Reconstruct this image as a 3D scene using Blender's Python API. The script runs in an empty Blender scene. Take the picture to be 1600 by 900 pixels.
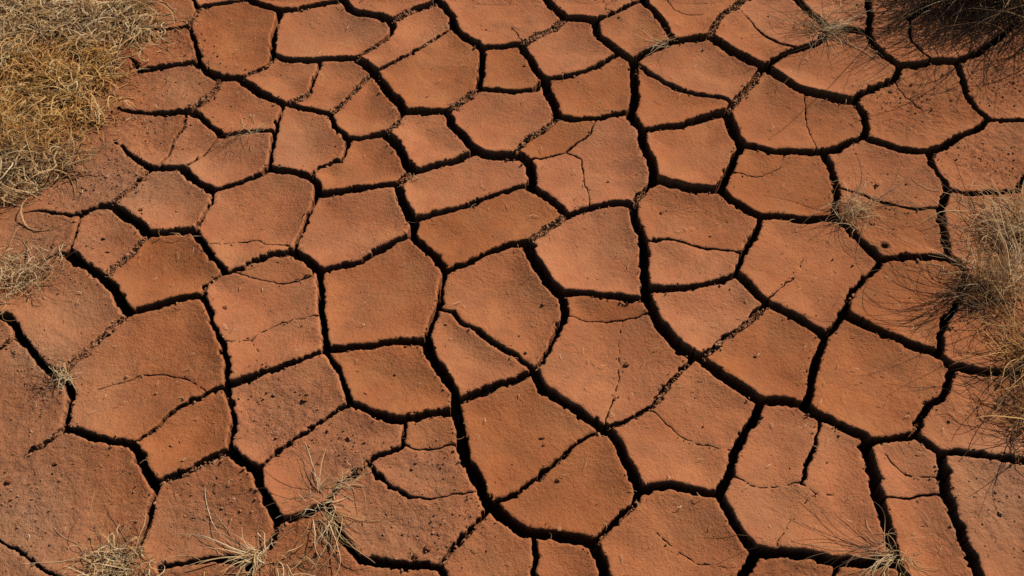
import bpy, math, random
import numpy as np
from mathutils import Vector, geometry

random.seed(7)
RNG = np.random.default_rng(11)
scene = bpy.context.scene
COL = scene.collection

# ------------------------------------------------------------------ camera
CAM_H, PITCH, HFOV = 1.6, math.radians(52.0), math.radians(60.0)
FPX = 800.0 / math.tan(HFOV / 2)
cam_data = bpy.data.cameras.new("camera")
cam_data.sensor_width = 36.0
cam_data.angle = HFOV
cam_data.clip_end = 2000.0
cam = bpy.data.objects.new("camera", cam_data)
cam.location = (0, 0, CAM_H)
cam.rotation_euler = (math.pi / 2 - PITCH, 0, 0)
COL.objects.link(cam)
scene.camera = cam

# ------------------------------------------------------------------ sky, sun, exposure
SUN_AZ = math.atan2(0.67, 0.74)          # direction towards the sun, from +x
SUN_EL = math.radians(40.0)
world = bpy.data.worlds.new("World")
scene.world = world
world.use_nodes = True
wn = world.node_tree
bgn = wn.nodes["Background"]
sky = wn.nodes.new("ShaderNodeTexSky")
sky.sky_type = 'NISHITA'
sky.sun_disc = False
sky.sun_elevation = SUN_EL
sky.sun_rotation = math.pi / 2 - SUN_AZ
wn.links.new(sky.outputs[0], bgn.inputs[0])
bgn.inputs[1].default_value = 0.05
sun_data = bpy.data.lights.new("sun", 'SUN')
sun_data.energy = 5.0
sun_data.angle = math.radians(0.5)
sun_data.color = (1.0, 0.94, 0.84)
sun = bpy.data.objects.new("sun", sun_data)
sdir = Vector((math.cos(SUN_AZ) * math.cos(SUN_EL), math.sin(SUN_AZ) * math.cos(SUN_EL), math.sin(SUN_EL)))
sun.rotation_euler = sdir.to_track_quat('Z', 'Y').to_euler()
COL.objects.link(sun)
scene.view_settings.view_transform = 'Standard'
scene.view_settings.look = 'None'
scene.view_settings.gamma = 1.0
scene.view_settings.exposure = 0.0
scene.view_settings.use_curve_mapping = False
scene.cycles.diffuse_bounces = 0
scene.cycles.use_denoising = False

# ------------------------------------------------------------------ measuring
def px2w(px, py):
    """A point of the photograph -> the point of the level ground it shows."""
    u = (np.asarray(px, float) - 800.0) / FPX
    v = (450.0 - np.asarray(py, float)) / FPX
    dy = math.cos(PITCH) + v * math.sin(PITCH)
    dz = -math.sin(PITCH) + v * math.cos(PITCH)
    t = CAM_H / (-dz)
    return u * t, dy * t

def w2px(x, y):
    f = y * math.cos(PITCH) + CAM_H * math.sin(PITCH)
    up = y * math.sin(PITCH) - CAM_H * math.cos(PITCH)
    return 800.0 + FPX * x / f, 450.0 - FPX * up / f

# ------------------------------------------------------------------ the crack network
# (width, fill, points): width in photo pixels, one or (start, end); fill 0 = open and deep, 1 = choked to the brim
CR = [
 (7,.1,[(300,-6),(305,2),(311,12)]),(6,.2,[(311,12),(330,9),(360,4),(390,-2)]),(9,.1,[(384,-6),(400,6),(436,17)]),
 (5,.9,[(311,12),(306,24),(297,40)]),(8,.1,[(297,41),(303,65),(311,85),(304,94)]),((2.5,7),.55,[(226,40),(255,43),(288,38),(297,41)]),
 ((3,8),.2,[(200,86),(208,93),(215,106)]),(8,.35,[(215,106),(245,101),(270,98),(304,94)]),
 (12,.05,[(304,95),(320,108),(340,119),(370,121),(400,140),(430,155),(445,164)]),
 (7,.55,[(374,121),(390,112),(400,108),(415,100),(429,88)]),(8,.9,[(343,122),(336,140),(325,152),(296,169)]),
 ((3,9),.3,[(183,164),(215,170),(260,172),(295,171)]),(9,.1,[(295,170),(320,187),(340,204),(346,213)]),
 ((5,3.5),.5,[(292,173),(285,192),(270,215),(265,225),(254,247),(246,262)]),(8,.3,[(346,213),(375,210),(400,208),(430,207)]),
 ((3,12),.15,[(174,214),(195,232),(215,247),(233,262)]),
 (9,.05,[(436,17),(434,37),(427,57),(427,75),(427,86)]),(7,.4,[(436,17),(465,14),(500,7),(533,0)]),
 (10,.05,[(529,-6),(540,5),(552,18),(570,22),(590,26),(610,33),(614,42)]),(8,.2,[(614,42),(609,55),(600,65)]),
 (8,.8,[(600,65),(585,75),(570,85),(556,92)]),(9,.1,[(427,86),(450,93),(480,96),(500,95),(556,93)]),
 (10,.88,[(612,35),(630,25),(642,19)]),(9,.55,[(642,19),(660,11),(684,1)]),(6,.15,[(500,96),(496,110),(490,125),(484,145)]),
 (7,.9,[(484,145),(470,155),(446,163)]),(6,.1,[(445,164),(437,187),(431,206),(427,225),(424,240),(421,268)]),
 (9,.05,[(446,164),(470,168),(500,174),(517,179)]),(9,.1,[(517,179),(522,198),(536,211),(547,224)]),
 (6,.25,[(547,224),(539,243),(531,255)]),(7,.6,[(531,254),(523,252),(500,262),(486,277)]),(7,.3,[(547,221),(551,219),(570,218),(597,213)]),
 (12,.03,[(556,93),(570,103),(585,115),(592,122),(600,135),(610,150),(622,163),(634,176)]),
 (6,.8,[(582,118),(570,127),(560,137),(545,152),(530,168),(518,179)]),(5,.6,[(590,114),(610,102),(640,85),(665,70),(685,57),(708,43)]),
 (10,.03,[(680,-6),(684,2),(695,12),(706,25),(709,43)]),(11,.03,[(709,43),(725,55),(740,65),(752,74)]),
 (9,.1,[(752,74),(775,71),(800,68),(814,66)]),(11,.03,[(752,74),(753,100),(749,125),(744,140)]),
 (8,.05,[(747,138),(760,138),(800,141),(836,138),(849,121)]),(9,.9,[(744,140),(730,152),(715,162),(698,173)]),
 (10,.05,[(634,176),(660,175),(698,174)]),(7,.75,[(634,176),(625,185),(620,195),(600,212)]),
 (14,.03,[(698,174),(706,195),(720,208),(736,228),(756,238),(798,238)]),(14,.03,[(600,212),(618,228),(632,252),(645,274)]),
 (11,.03,[(853,-6),(868,12),(883,27),(905,28),(929,34)]),(10,.6,[(881,29),(860,44),(840,52),(814,66)]),
 (12,.03,[(814,66),(825,85),(838,105),(850,120)]),(7,.3,[(850,120),(880,117),(910,109),(935,100),(966,85)]),
 (7,.45,[(929,34),(950,27),(970,18),(1002,3)]),(11,.03,[(929,34),(935,55),(950,68),(968,82),(987,94)]),
 (10,.05,[(1003,-6),(1004,5),(1020,20),(1035,38),(1051,62)]),(10,.3,[(987,94),(1003,86),(1030,74),(1050,66),(1080,62),(1109,58)]),
 (11,.6,[(1109,58),(1112,45),(1125,28),(1145,13),(1165,-6)]),(13,.03,[(1109,58),(1135,75),(1165,93),(1193,105)]),
 (14,.03,[(988,94),(990,120),(993,145),(986,175),(987,185),(1001,203),(1003,225),(1010,245),(1018,265),(1020,280),(1015,293)]),
 (5,.1,[(994,98),(1020,115),(1060,136),(1100,147),(1130,152),(1144,160)]),(12,.55,[(1194,105),(1175,130),(1155,150),(1139,172)]),
 (9,.15,[(1001,204),(1030,201),(1060,196),(1095,185),(1138,172)]),(14,.03,[(1139,172),(1140,190),(1150,210),(1162,224)]),
 (13,.03,[(850,120),(855,140),(866,160),(873,180)]),(9,.1,[(873,180),(900,184),(930,184),(960,178),(986,177)]),
 (8,.6,[(873,181),(850,198),(825,212),(799,237)]),
 ((3,4),.1,[(931,187),(922,205),(892,226),(887,230)]),((3,4),.1,[(887,230),(860,238),(826,247)]),
 ((3,2),.1,[(887,230),(910,242),(912,262),(918,290),(923,320)]),
 ((1.2,1.5),.1,[(948,3),(946,12),(956,21)]),(2,.1,[(800,37),(808,45),(815,62)]),((2.2,1),.1,[(1043,-6),(1055,12),(1075,19),(1110,18)]),
 ((2.5,4),.1,[(1152,12),(1175,27),(1188,40),(1200,51),(1245,78)]),
 (11,.05,[(1246,-6),(1262,18),(1278,30),(1288,42)]),(9,.15,[(1288,42),(1288,55),(1280,66),(1250,78),(1220,88),(1194,104)]),
 (8,.4,[(1288,43),(1320,43),(1358,50)]),(10,.05,[(1357,-6),(1360,20),(1358,48),(1365,65),(1380,83),(1406,101)]),
 (10,.1,[(1406,101),(1430,100),(1455,96),(1491,96)]),(10,.1,[(1491,96),(1520,85),(1545,70),(1575,48),(1610,20)]),
 (10,.3,[(1407,102),(1400,120),(1375,133),(1350,145),(1332,156)]),(13,.03,[(1194,105),(1220,125),(1250,143),(1290,152),(1332,157)]),
 (12,.05,[(1333,156),(1348,175),(1355,200),(1350,213)]),(10,.15,[(1350,213),(1325,224),(1310,230),(1288,236),(1250,236),(1200,234),(1162,224)]),
 (10,.05,[(1350,213),(1375,222),(1400,232),(1425,238),(1450,238),(1475,228),(1500,215),(1530,200),(1543,189)]),
 (10,.05,[(1491,96),(1503,120),(1515,150),(1525,170),(1543,188)]),(8,.1,[(1543,188),(1570,189),(1606,190)]),
 (2.5,.1,[(1254,146),(1260,175),(1267,205),(1276,225),(1278,236)]),((2.5,1.2),.1,[(1398,124),(1420,145),(1442,164)]),
 (4,.1,[(1424,25),(1425,50),(1440,75),(1457,96)]),(8,.1,[(1424,25),(1440,15),(1470,-6)]),
 (9,.1,[(233,262),(250,262),(286,264)]),(5,.75,[(233,263),(222,277),(205,292),(168,318)]),
 (13,.03,[(286,264),(300,280),(318,293),(334,300)]),(9,.1,[(334,300),(360,295),(385,286),(400,281),(421,269)]),
 (3,.8,[(346,213),(332,225),(310,243),(286,264)]),((2,10),.4,[(34,326),(60,327),(85,331),(110,335),(130,330),(150,320),(168,318)]),
 (13,.05,[(168,318),(178,322),(200,340),(220,354),(230,366)]),(9,.05,[(230,366),(250,367),(290,364),(304,362)]),
 (5,.1,[(333,301),(330,320),(322,335),(314,350),(304,363)]),(5,.2,[(127,332),(122,345),(118,362),(111,378),(103,392)]),
 (11,.05,[(304,363),(320,385),(332,405),(345,420),(354,429)]),(9,.25,[(354,429),(375,425),(390,417),(400,412),(425,400),(456,393)]),
 (15,.03,[(103,392),(120,407),(145,425),(165,440),(178,455),(188,475),(200,492)]),((1.5,6),.6,[(60,402),(80,396),(103,392)]),
 (9,.85,[(230,367),(215,385),(200,402),(180,415),(165,438)]),(8,.85,[(352,428),(338,440),(325,448),(318,464)]),
 ((1,2.5),.1,[(328,383),(350,379),(375,375),(400,372),(420,380),(452,385)]),((2.5,3.5),.1,[(366,430),(392,437),(430,439),(465,435),(487,429)]),
 (12,.03,[(421,268),(440,268),(465,273),(487,279)]),(14,.03,[(487,279),(495,290),(497,309)]),(11,.1,[(497,309),(520,305),(560,299),(600,293),(622,292)]),
 (7,.05,[(497,309),(490,325),(480,345),(470,370),(458,392)]),(15,.03,[(456,393),(475,402),(493,416),(500,425)]),
 (9,.3,[(500,424),(530,414),(560,405),(590,390),(620,377),(643,368)]),(9,.25,[(645,274),(685,258),(710,250),(746,235)]),
 (12,.85,[(622,292),(633,282),(645,274)]),(14,.03,[(622,292),(630,320),(640,340),(648,351),(644,368)]),
 (7,.15,[(648,345),(680,335),(710,327),(740,317),(780,300),(800,292),(828,287)]),(12,.03,[(643,368),(660,385),(680,402),(694,424)]),
 (10,.3,[(694,425),(730,410),(760,398),(800,384),(824,381)]),(9,.05,[(694,425),(692,440),(688,465),(681,485),(666,533)]),
 (11,.03,[(500,425),(498,445),(501,480),(507,520),(508,547)]),
 (14,.03,[(798,238),(806,237),(820,243),(828,255),(830,275),(828,290)]),(14,.03,[(828,290),(845,300),(865,312),(880,328),(885,336)]),
 (10,.3,[(885,336),(905,330),(930,323),(960,319),(987,321)]),(12,.8,[(885,336),(860,355),(840,370),(824,382)]),
 (9,.65,[(1016,291),(1005,303),(988,320)]),(10,.03,[(1019,286),(1050,294),(1080,299),(1126,298)]),
 (12,.03,[(1162,224),(1150,240),(1140,262),(1126,297)]),(12,.03,[(1126,298),(1145,315),(1170,330),(1190,338)]),
 (13,.03,[(988,321),(993,345),(1003,370),(1008,395),(1008,420),(1008,452)]),((5,3),.1,[(1006,378),(1030,376),(1045,373),(1070,376),(1110,383),(1162,394)]),
 (10,.1,[(1190,338),(1182,360),(1170,380),(1160,400),(1150,427)]),(10,.15,[(1150,427),(1125,438),(1100,445),(1085,448),(1060,450),(1009,450)]),
 (12,.05,[(1150,427),(1165,440),(1180,455),(1197,473)]),(18,.03,[(824,382),(832,405),(846,430),(860,450),(875,463)]),
 ((2,1.2),.1,[(1142,268),(1180,271),(1200,267),(1222,258),(1226,240)]),
 (11,.1,[(1288,237),(1298,258),(1308,280),(1310,300),(1307,325),(1306,339)]),(12,.03,[(1190,338),(1215,338),(1260,341),(1306,339)]),
 (12,.05,[(1306,339),(1325,354),(1340,368),(1360,388),(1376,406)]),(10,.05,[(1450,239),(1460,262),(1475,285),(1479,297)]),
 (9,.1,[(1479,297),(1510,301),(1555,298),(1588,296),(1606,268)]),(11,.03,[(1479,298),(1470,325),(1472,350),(1475,375),(1482,405)]),
 (4,.1,[(1311,288),(1345,295),(1370,305),(1405,316),(1430,320),(1469,326)]),(10,.05,[(1376,406),(1410,404),(1450,402),(1482,405)]),
 (9,.1,[(1482,405),(1500,414),(1512,425),(1511,440),(1505,455)]),(9,.3,[(1376,407),(1360,428),(1345,440),(1334,453)]),
 ((1,3.5),.1,[(1262,395),(1255,408),(1240,430),(1220,450),(1199,471)]),
 (11,.2,[(200,492),(230,487),(260,478),(290,468),(318,465)]),(9,.85,[(198,493),(175,515),(150,535),(125,555),(99,578)]),
 (13,.05,[(-6,492),(8,493),(20,505),(30,525),(48,545),(60,562),(75,575),(96,584)]),(11,.05,[(96,584),(105,597),(108,615),(104,640),(99,668)]),
 (9,.05,[(318,465),(330,490),(335,510),(350,540),(355,565),(355,604)]),(10,.3,[(355,604),(375,597),(400,588),(420,580),(460,565),(507,548)]),
 (8,.55,[(355,605),(330,613),(305,625),(280,640),(250,665),(208,696)]),(9,.1,[(355,605),(364,630),(362,650),(361,690),(361,706)]),
 (12,.03,[(99,668),(115,670),(140,680),(160,687),(190,693),(206,695)]),((1.5,2.2),.1,[(130,610),(165,598),(210,582),(255,579),(290,588),(328,612)]),
 (1.5,.1,[(352,539),(392,528),(403,516),(440,497),(500,489)]),(1.5,.1,[(392,528),(405,550)]),(8,.8,[(-6,546),(15,530),(30,525)]),
 (11,.05,[(508,547),(540,543),(580,538),(620,533),(665,537)]),(9,.05,[(508,547),(518,560),(530,580),(540,605),(550,632)]),
 (16,.03,[(665,535),(668,545),(680,565),(695,590),(710,615),(712,642)]),((3,8),.1,[(686,483),(705,487),(720,503),(750,520)]),(8,.1,[(750,520),(780,540),(800,552),(832,579)]),
 (12,.45,[(712,631),(750,613),(780,600),(800,592),(832,580)]),(11,.1,[(550,632),(565,638),(590,650),(630,657),(660,652),(690,646),(712,642)]),
 (6,.5,[(550,632),(525,645),(500,660),(480,674),(450,692),(435,705),(420,720),(399,737)]),(6,.15,[(635,657),(632,675),(625,698)]),
 (17,.03,[(712,642),(718,665),(722,700),(728,720),(745,747),(762,785)]),
 (11,.2,[(875,463),(880,478),(883,495),(875,515)]),(10,.45,[(875,515),(862,540),(850,560),(832,579)]),
 (10,.05,[(875,463),(900,460),(940,463),(1009,467)]),(18,.03,[(1008,452),(1015,480),(1030,505),(1055,535),(1088,559)]),
 (3,.1,[(882,497),(920,502),(960,501),(1020,490)]),(14,.03,[(832,579),(850,605),(880,625),(905,640),(939,667)]),
 (15,.03,[(1088,559),(1120,580),(1150,600),(1188,627)]),(10,.6,[(1197,474),(1165,508),(1135,525),(1115,545),(1092,561)]),
 (9,.5,[(1088,559),(1060,585),(1040,605),(1020,630),(1000,645),(975,657),(940,668)]),
 (13,.05,[(1188,627),(1182,650),(1167,673),(1147,710),(1137,747),(1121,777)]),(12,.03,[(1188,627),(1225,628),(1256,632)]),
 ((1.2,2.8),.1,[(974,498),(968,535),(970,570),(967,595),(958,620),(945,662)]),
 ((2.2,1.2),.1,[(1014,640),(1040,658),(1065,675),(1090,690),(1142,704)]),
 (12,.03,[(1197,473),(1225,487),(1255,500),(1288,525)]),(11,.15,[(1334,453),(1325,470),(1318,490),(1305,512),(1288,526)]),
 (13,.05,[(1288,526),(1285,540),(1275,565),(1267,590),(1268,610),(1257,632)]),(13,.03,[(1318,491),(1345,503),(1380,520),(1420,540),(1460,552),(1475,562),(1489,573)]),
 (12,.1,[(1505,455),(1495,480),(1478,500),(1470,525),(1471,557)]),(12,.03,[(1489,573),(1520,578),(1550,583),(1606,592)]),
 (12,.25,[(1489,573),(1478,600),(1470,620),(1450,635),(1438,655),(1431,679)]),(14,.03,[(1256,632),(1280,648),(1310,662),(1350,680),(1360,688)]),
 (5,.1,[(1285,655),(1280,675),(1270,700),(1265,720),(1254,756)]),
 (14,.03,[(206,695),(215,705),(228,725),(238,748),(242,764)]),(12,.55,[(240,757),(270,745),(300,733),(330,718),(360,707)]),
 (15,.03,[(361,706),(380,720),(400,737),(410,765),(425,790),(436,811)]),(9,.05,[(242,764),(235,800),(224,840),(212,870)]),
 ((9,2),.8,[(99,668),(75,685),(48,700)]),((4,5),.3,[(-6,841),(20,857),(50,878),(85,897),(110,912)]),
 ((4,11),.2,[(243,892),(270,885),(300,877),(340,873),(387,878)]),(8,.1,[(387,878),(393,908)]),
 (11,.05,[(436,811),(455,809),(480,802),(506,790)]),(11,.1,[(506,790),(515,803),(525,820),(535,840),(550,860),(562,873)]),
 (8,.7,[(571,723),(555,738),(530,755),(506,790)]),(7,.25,[(571,723),(590,715),(620,700),(627,697)]),
 ((7,4),.1,[(572,725),(590,745),(610,762),(640,776)]),((4,2.5),.1,[(640,776),(670,777),(700,771),(750,763)]),
 (3,.1,[(627,697),(650,700),(680,700),(722,692)]),(13,.1,[(562,873),(590,875),(640,882),(685,886)]),
 (9,.45,[(762,799),(740,825),(720,845),(700,865),(685,886)]),(13,.05,[(685,886),(700,912)]),
 (7,.4,[(764,788),(790,775),(800,768),(840,745),(870,715),(900,692),(940,668)]),(18,.03,[(762,785),(775,795),(800,815),(820,830),(850,833),(880,838),(928,849)]),
 (7,.5,[(436,811),(430,825),(424,838),(400,868)]),
 (16,.03,[(939,668),(952,676),(965,692),(975,715),(985,740),(1002,764)]),(13,.03,[(1002,765),(1020,762),(1050,758),(1080,767),(1121,777)]),
 (10,.4,[(1002,766),(990,790),(970,808),(950,828),(930,849)]),(17,.03,[(929,850),(940,870),(947,908)]),(8,.1,[(837,836),(838,870),(832,908)]),
 (14,.03,[(1121,777),(1135,800),(1150,825),(1165,845),(1179,862)]),(13,.1,[(1179,862),(1170,880),(1154,908)]),
 (16,.05,[(1179,862),(1200,863),(1230,862),(1260,868),(1300,877),(1350,880),(1396,881)]),((1,2.5),.1,[(1008,823),(1030,832),(1060,860)]),((2.5,1),.1,[(1060,860),(1085,873),(1140,890)]),
 (2.5,.1,[(1138,744),(1175,757),(1200,761),(1225,760),(1254,756)]),((2,1),.1,[(1254,756),(1272,769),(1300,769),(1345,767)]),
 (1.6,.1,[(1272,769),(1250,792),(1230,820),(1210,864)]),
 (18,.03,[(1360,688),(1357,697),(1360,725),(1368,760),(1378,800),(1387,835),(1396,881)]),(10,.1,[(1360,688),(1390,684),(1420,680),(1431,679)]),
 (12,.03,[(1431,679),(1445,690),(1460,700),(1473,708)]),(10,.05,[(1473,708),(1500,705),(1540,711),(1575,717),(1606,722)]),
 (17,.03,[(1473,708),(1475,740),(1480,765),(1495,800),(1510,845),(1532,908)]),((2,2.5),.1,[(1385,708),(1400,725),(1420,738),(1440,743),(1474,746)]),
 (4,.15,[(1372,777),(1410,777),(1440,773),(1474,768)]),(8,.1,[(1305,880),(1303,908)]),(13,.05,[(1396,881),(1405,890),(1417,908)]),
]
# cracks that run out of the picture go on beyond it
def extend(pts):
    pts = [tuple(map(float, p)) for p in pts]; mul = [1.0] * len(pts)
    def out(p): return p[0] < 0 or p[0] > 1600 or p[1] < 0 or p[1] > 900
    for end in (0, 1):
        a, b = (pts[-1], pts[-2]) if end else (pts[0], pts[1])
        if out(a):
            d = np.array(a) - np.array(b); d /= np.hypot(*d)
            q = np.array(a)
            for k in range(3):
                ang = RNG.normal(0, .25); c, s = math.cos(ang), math.sin(ang)
                d = np.array([c * d[0] - s * d[1], s * d[0] + c * d[1]])
                q = q + d * 45
                f = (.85, .6, .15)[k]
                if end: pts.append(tuple(q)); mul.append(f)
                else: pts.insert(0, tuple(q)); mul.insert(0, f)
    return pts, np.array(mul)

# ------------------------------------------------------------------ fields on the ground (world space)
G = 0.0018
X0, X1, Y0, Y1 = -2.05, 2.05, 0.20, 2.90
NX, NY = int((X1 - X0) / G) + 1, int((Y1 - Y0) / G) + 1
gx = (X0 + np.arange(NX) * G).astype(np.float32)
gy = (Y0 + np.arange(NY) * G).astype(np.float32)

def vnoise(scale, seed, xs=gx, ys=gy):
    """Smooth value noise in -1..1 on the grid, features of about `scale` metres."""
    r = np.random.default_rng(seed)
    u = (xs - xs[0]) / scale; v = (ys - ys[0]) / scale
    tab = r.uniform(-1, 1, (int(v[-1]) + 3, int(u[-1]) + 3)).astype(np.float32)
    ui = u.astype(int); vi = v.astype(int)
    uf = (u - ui); vf = (v - vi)
    uf = uf * uf * (3 - 2 * uf); vf = vf * vf * (3 - 2 * vf)
    A = tab[:, ui] * (1 - uf) + tab[:, ui + 1] * uf
    return A[vi] * (1 - vf[:, None]) + A[vi + 1] * vf[:, None]

WX = gx[None, :] + 0.0028 * vnoise(.017, 1) + 0.0012 * vnoise(.0055, 2) + .0035 * vnoise(.05, 5)
WY = gy[:, None] + 0.0028 * vnoise(.017, 3) + 0.0012 * vnoise(.0055, 4) + .0035 * vnoise(.05, 6)
PXg, PYg = w2px(gx[None, :], gy[:, None])
PYg = np.broadcast_to(PYg, PXg.shape)
Q = np.maximum(np.maximum(-PXg, PXg - 1600), np.maximum(-PYg, PYg - 900))
def spots(lst):
    A = np.zeros((NY, NX), np.float32)
    for px, py, rx, ry, amp in lst:
        A = np.maximum(A, amp * np.exp(-(((PXg - px) / rx) ** 2 + ((PYg - py) / ry) ** 2)))
    return A
ROUGH = spots([(450,645,85,55,1),(310,800,90,70,1),(640,820,110,70,1),(670,735,70,40,.7),(520,705,70,50,.9),(1430,165,95,60,.9),
               (1570,250,90,60,.9),(1570,130,80,60,1),(1410,40,70,50,.9),(270,70,70,60,.8),(240,200,70,50,.8),(130,280,110,60,1),
               (60,400,100,70,1),(60,600,80,90,1),(60,780,110,130,.9),(1390,330,70,50,.6),(1540,470,90,70,.7),(480,870,110,50,.9),
               (1530,640,80,50,.6),(1540,800,90,90,.6),(1250,890,80,40,.5),(170,300,80,60,.5),(180,780,70,80,.5),(240,580,90,60,.25),
               (100,120,200,170,1),(1080,330,60,40,.35),(600,600,60,50,.25)])
ROUGH = np.clip(np.maximum(ROUGH, (Q > 0) * .4) + .10 * vnoise(.12, 31), 0, 1)
DUST_BRIGHT = np.clip(spots([(40,800,110,120,1),(60,560,90,70,.8),(120,480,80,60,.5),(170,280,130,60,.7),(280,130,60,40,.5),(1570,760,90,110,.7),
               (220,190,70,40,.4),(560,30,60,30,.3),(1200,800,80,60,.2),(60,380,90,60,.6),(460,240,40,40,.4),(620,820,100,65,.5),(310,800,100,75,.45),(450,645,85,55,.4),(520,705,70,50,.4),(670,735,60,40,.4),(60,680,120,200,.5)]) + .12 * vnoise(.2, 32), 0, 1)  # real dust, plus paler colour on rough plates offsetting the relief's shading

edge_n = (0.0012 * vnoise(.0045, 7) + 0.0011 * vnoise(.011, 8)) * (1 + 1.3 * ROUGH) + .0012 * vnoise(.023, 9)
edge_n -= .0045 * np.clip((vnoise(.013, 10) + .5 * vnoise(.006, 12) - .62) / .3, 0, 1)      # chips broken out of the lips
SA = np.full((NY, NX), 1.0, np.float32)      # distance to the nearest crack of any kind
SM = np.full((NY, NX), 0.20, np.float32)     # distance to the nearest open crack
FILL = np.zeros((NY, NX), np.float32)
SEGS = []                                    # (ax, ay, bx, by, ha, hb, fill)

for w, fill, pts in CR:
    P, mul = extend(pts); P = np.array(P, float)
    ws = np.linspace(w[0], w[1], len(P)) if isinstance(w, tuple) else np.full(len(P), float(w))
    ws = np.where(ws <= 3, ws * .7, ws) * mul
    x, y = px2w(P[:, 0], P[:, 1])
    T = np.gradient(P, axis=0); T /= np.hypot(T[:, 0], T[:, 1])[:, None]
    ax_, ay_ = px2w(P[:, 0] - T[:, 1] * ws / 2, P[:, 1] + T[:, 0] * ws / 2)
    bx_, by_ = px2w(P[:, 0] + T[:, 1] * ws / 2, P[:, 1] - T[:, 0] * ws / 2)
    TW = np.stack([np.gradient(x), np.gradient(y)], 1); TW /= np.hypot(TW[:, 0], TW[:, 1])[:, None]
    h = np.abs(-(bx_ - ax_) * TW[:, 1] + (by_ - ay_) * TW[:, 0]) / 2
    for i in range(len(P) - 1):
        SEGS.append((x[i], y[i], x[i + 1], y[i + 1], h[i], h[i + 1], fill, max(ws[i], ws[i + 1])))

for (ax, ay, bx, by, ha, hb, fill, wpx) in SEGS:
    major = wpx >= 4.5
    pad = .19 if major else .05
    i0 = max(0, int((min(ax, bx) - pad - X0) / G)); i1 = min(NX, int((max(ax, bx) + pad - X0) / G) + 2)
    j0 = max(0, int((min(ay, by) - pad - Y0) / G)); j1 = min(NY, int((max(ay, by) + pad - Y0) / G) + 2)
    if i0 >= i1 or j0 >= j1: continue
    qx = WX[j0:j1, i0:i1] - ax; qy = WY[j0:j1, i0:i1] - ay
    dx, dy = bx - ax, by - ay
    t = np.clip((qx * dx + qy * dy) / (dx * dx + dy * dy + 1e-12), 0, 1)
    d = np.hypot(qx - t * dx, qy - t * dy) - (ha + (hb - ha) * t) * .97 - (.0004 if major else 0)
    d = d + edge_n[j0:j1, i0:i1] * (1.0 if major else .25)
    S = SA[j0:j1, i0:i1]
    m = d < S
    if fill > 0:
        F = FILL[j0:j1, i0:i1]; F[m] = fill
    S[m] = d[m]
    if major:
        M = SM[j0:j1, i0:i1]
        np.minimum(M, d * (1.0 if fill < .5 else 1.35) + (0 if fill < .5 else .008), out=M)

# beyond the picture the drying pattern simply goes on
seeds = []
for a in np.arange(X0 - .3, X1 + .3, .25):
    for b in np.arange(Y0 - .3, Y1 + .3, .25):
        seeds.append((a + RNG.uniform(-.09, .09), b + RNG.uniform(-.09, .09)))
ST = 2
wx2, wy2 = WX[::ST, ::ST], WY[::ST, ::ST]
F1 = np.full(wx2.shape, 9, np.float32); F2 = F1.copy()
for sx, sy in seeds:
    i0 = max(0, int((sx - .5 - X0) / G / ST)); i1 = max(0, int((sx + .5 - X0) / G / ST))
    j0 = max(0, int((sy - .5 - Y0) / G / ST)); j1 = max(0, int((sy + .5 - Y0) / G / ST))
    d = np.hypot(wx2[j0:j1, i0:i1] - sx, wy2[j0:j1, i0:i1] - sy)
    f1, f2 = F1[j0:j1, i0:i1], F2[j0:j1, i0:i1]
    np.minimum(f2, np.maximum(d, f1), out=f2); np.minimum(f1, d, out=f1)
VOR = np.repeat(np.repeat((F2 - F1) * .55, ST, 0), ST, 1)[:NY, :NX] - .0075 - .004 * vnoise(.3, 21) + edge_n
VOR = VOR + .03 * np.clip((75 - Q) / 60, 0, 1) ** 1.5                       # thinning out towards the traced cracks
mask = (Q > 12) & (PXg > -40 + 60 * vnoise(.2, 22)) & ~((PXg < 330) & (PYg < 0))
VOR = np.where(mask, VOR, .3)
SA = np.minimum(SA, VOR); SM = np.minimum(SM, VOR)
# the cracked crust thins out into plain soil along a wandering line
lim = .07 + .05 * vnoise(.25, 23)
BORD = np.minimum(np.minimum(gx[None, :] - X0, X1 - gx[None, :]), np.minimum(gy[:, None] - Y0, Y1 - gy[:, None])) - lim
FILL = np.where(BORD < .012, 1.0, FILL)
SA = np.minimum(SA, BORD)
SA[0] = SA[-1] = -1; SA[:, 0] = SA[:, -1] = -1

def blur(A, r, n=2):
    for _ in range(n):
        for ax in (0, 1):
            p = np.pad(A, [(r + 1, r) if k == ax else (0, 0) for k in (0, 1)], mode='edge')
            c = np.cumsum(p, axis=ax, dtype=np.float64)
            A = ((c[2 * r + 1:] - c[:-2 * r - 1]) if ax == 0 else (c[:, 2 * r + 1:] - c[:, :-2 * r - 1])) / (2 * r + 1)
            A = A.astype(np.float32)
    return A

SMb = blur(np.minimum(SM, .20), 5, 2)
curl = 0.023 * np.exp(-np.maximum(SMb, 0) / .065) * (1 + .5 * vnoise(.35, 41)) * (1 - .5 * ROUGH)
TOP = curl + .0022 * vnoise(.11, 42) + .0011 * vnoise(.045, 43) + .00045 * vnoise(.018, 44) - .0195
TOP += ROUGH * (.0025 * vnoise(.014, 45) + .0015 * vnoise(.0075, 46) + .003 * vnoise(.06, 47))
TOP += .00022 * vnoise(.008, 48)
FILLb = blur(FILL, 3, 1)
FLOOR = -.004 - .155 * (1 - np.clip(FILLb, 0, 1)) ** 2.9 + .006 * vnoise(.014, 51) + .005 * vnoise(.03, 52)
FLOOR = np.minimum(FLOOR, np.where(BORD < .012, -.004 + .003 * vnoise(.05, 53), 1))
FLOOR = np.where((SA > .002) & (BORD > .02), np.minimum(FLOOR, -.06), FLOOR)
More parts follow.
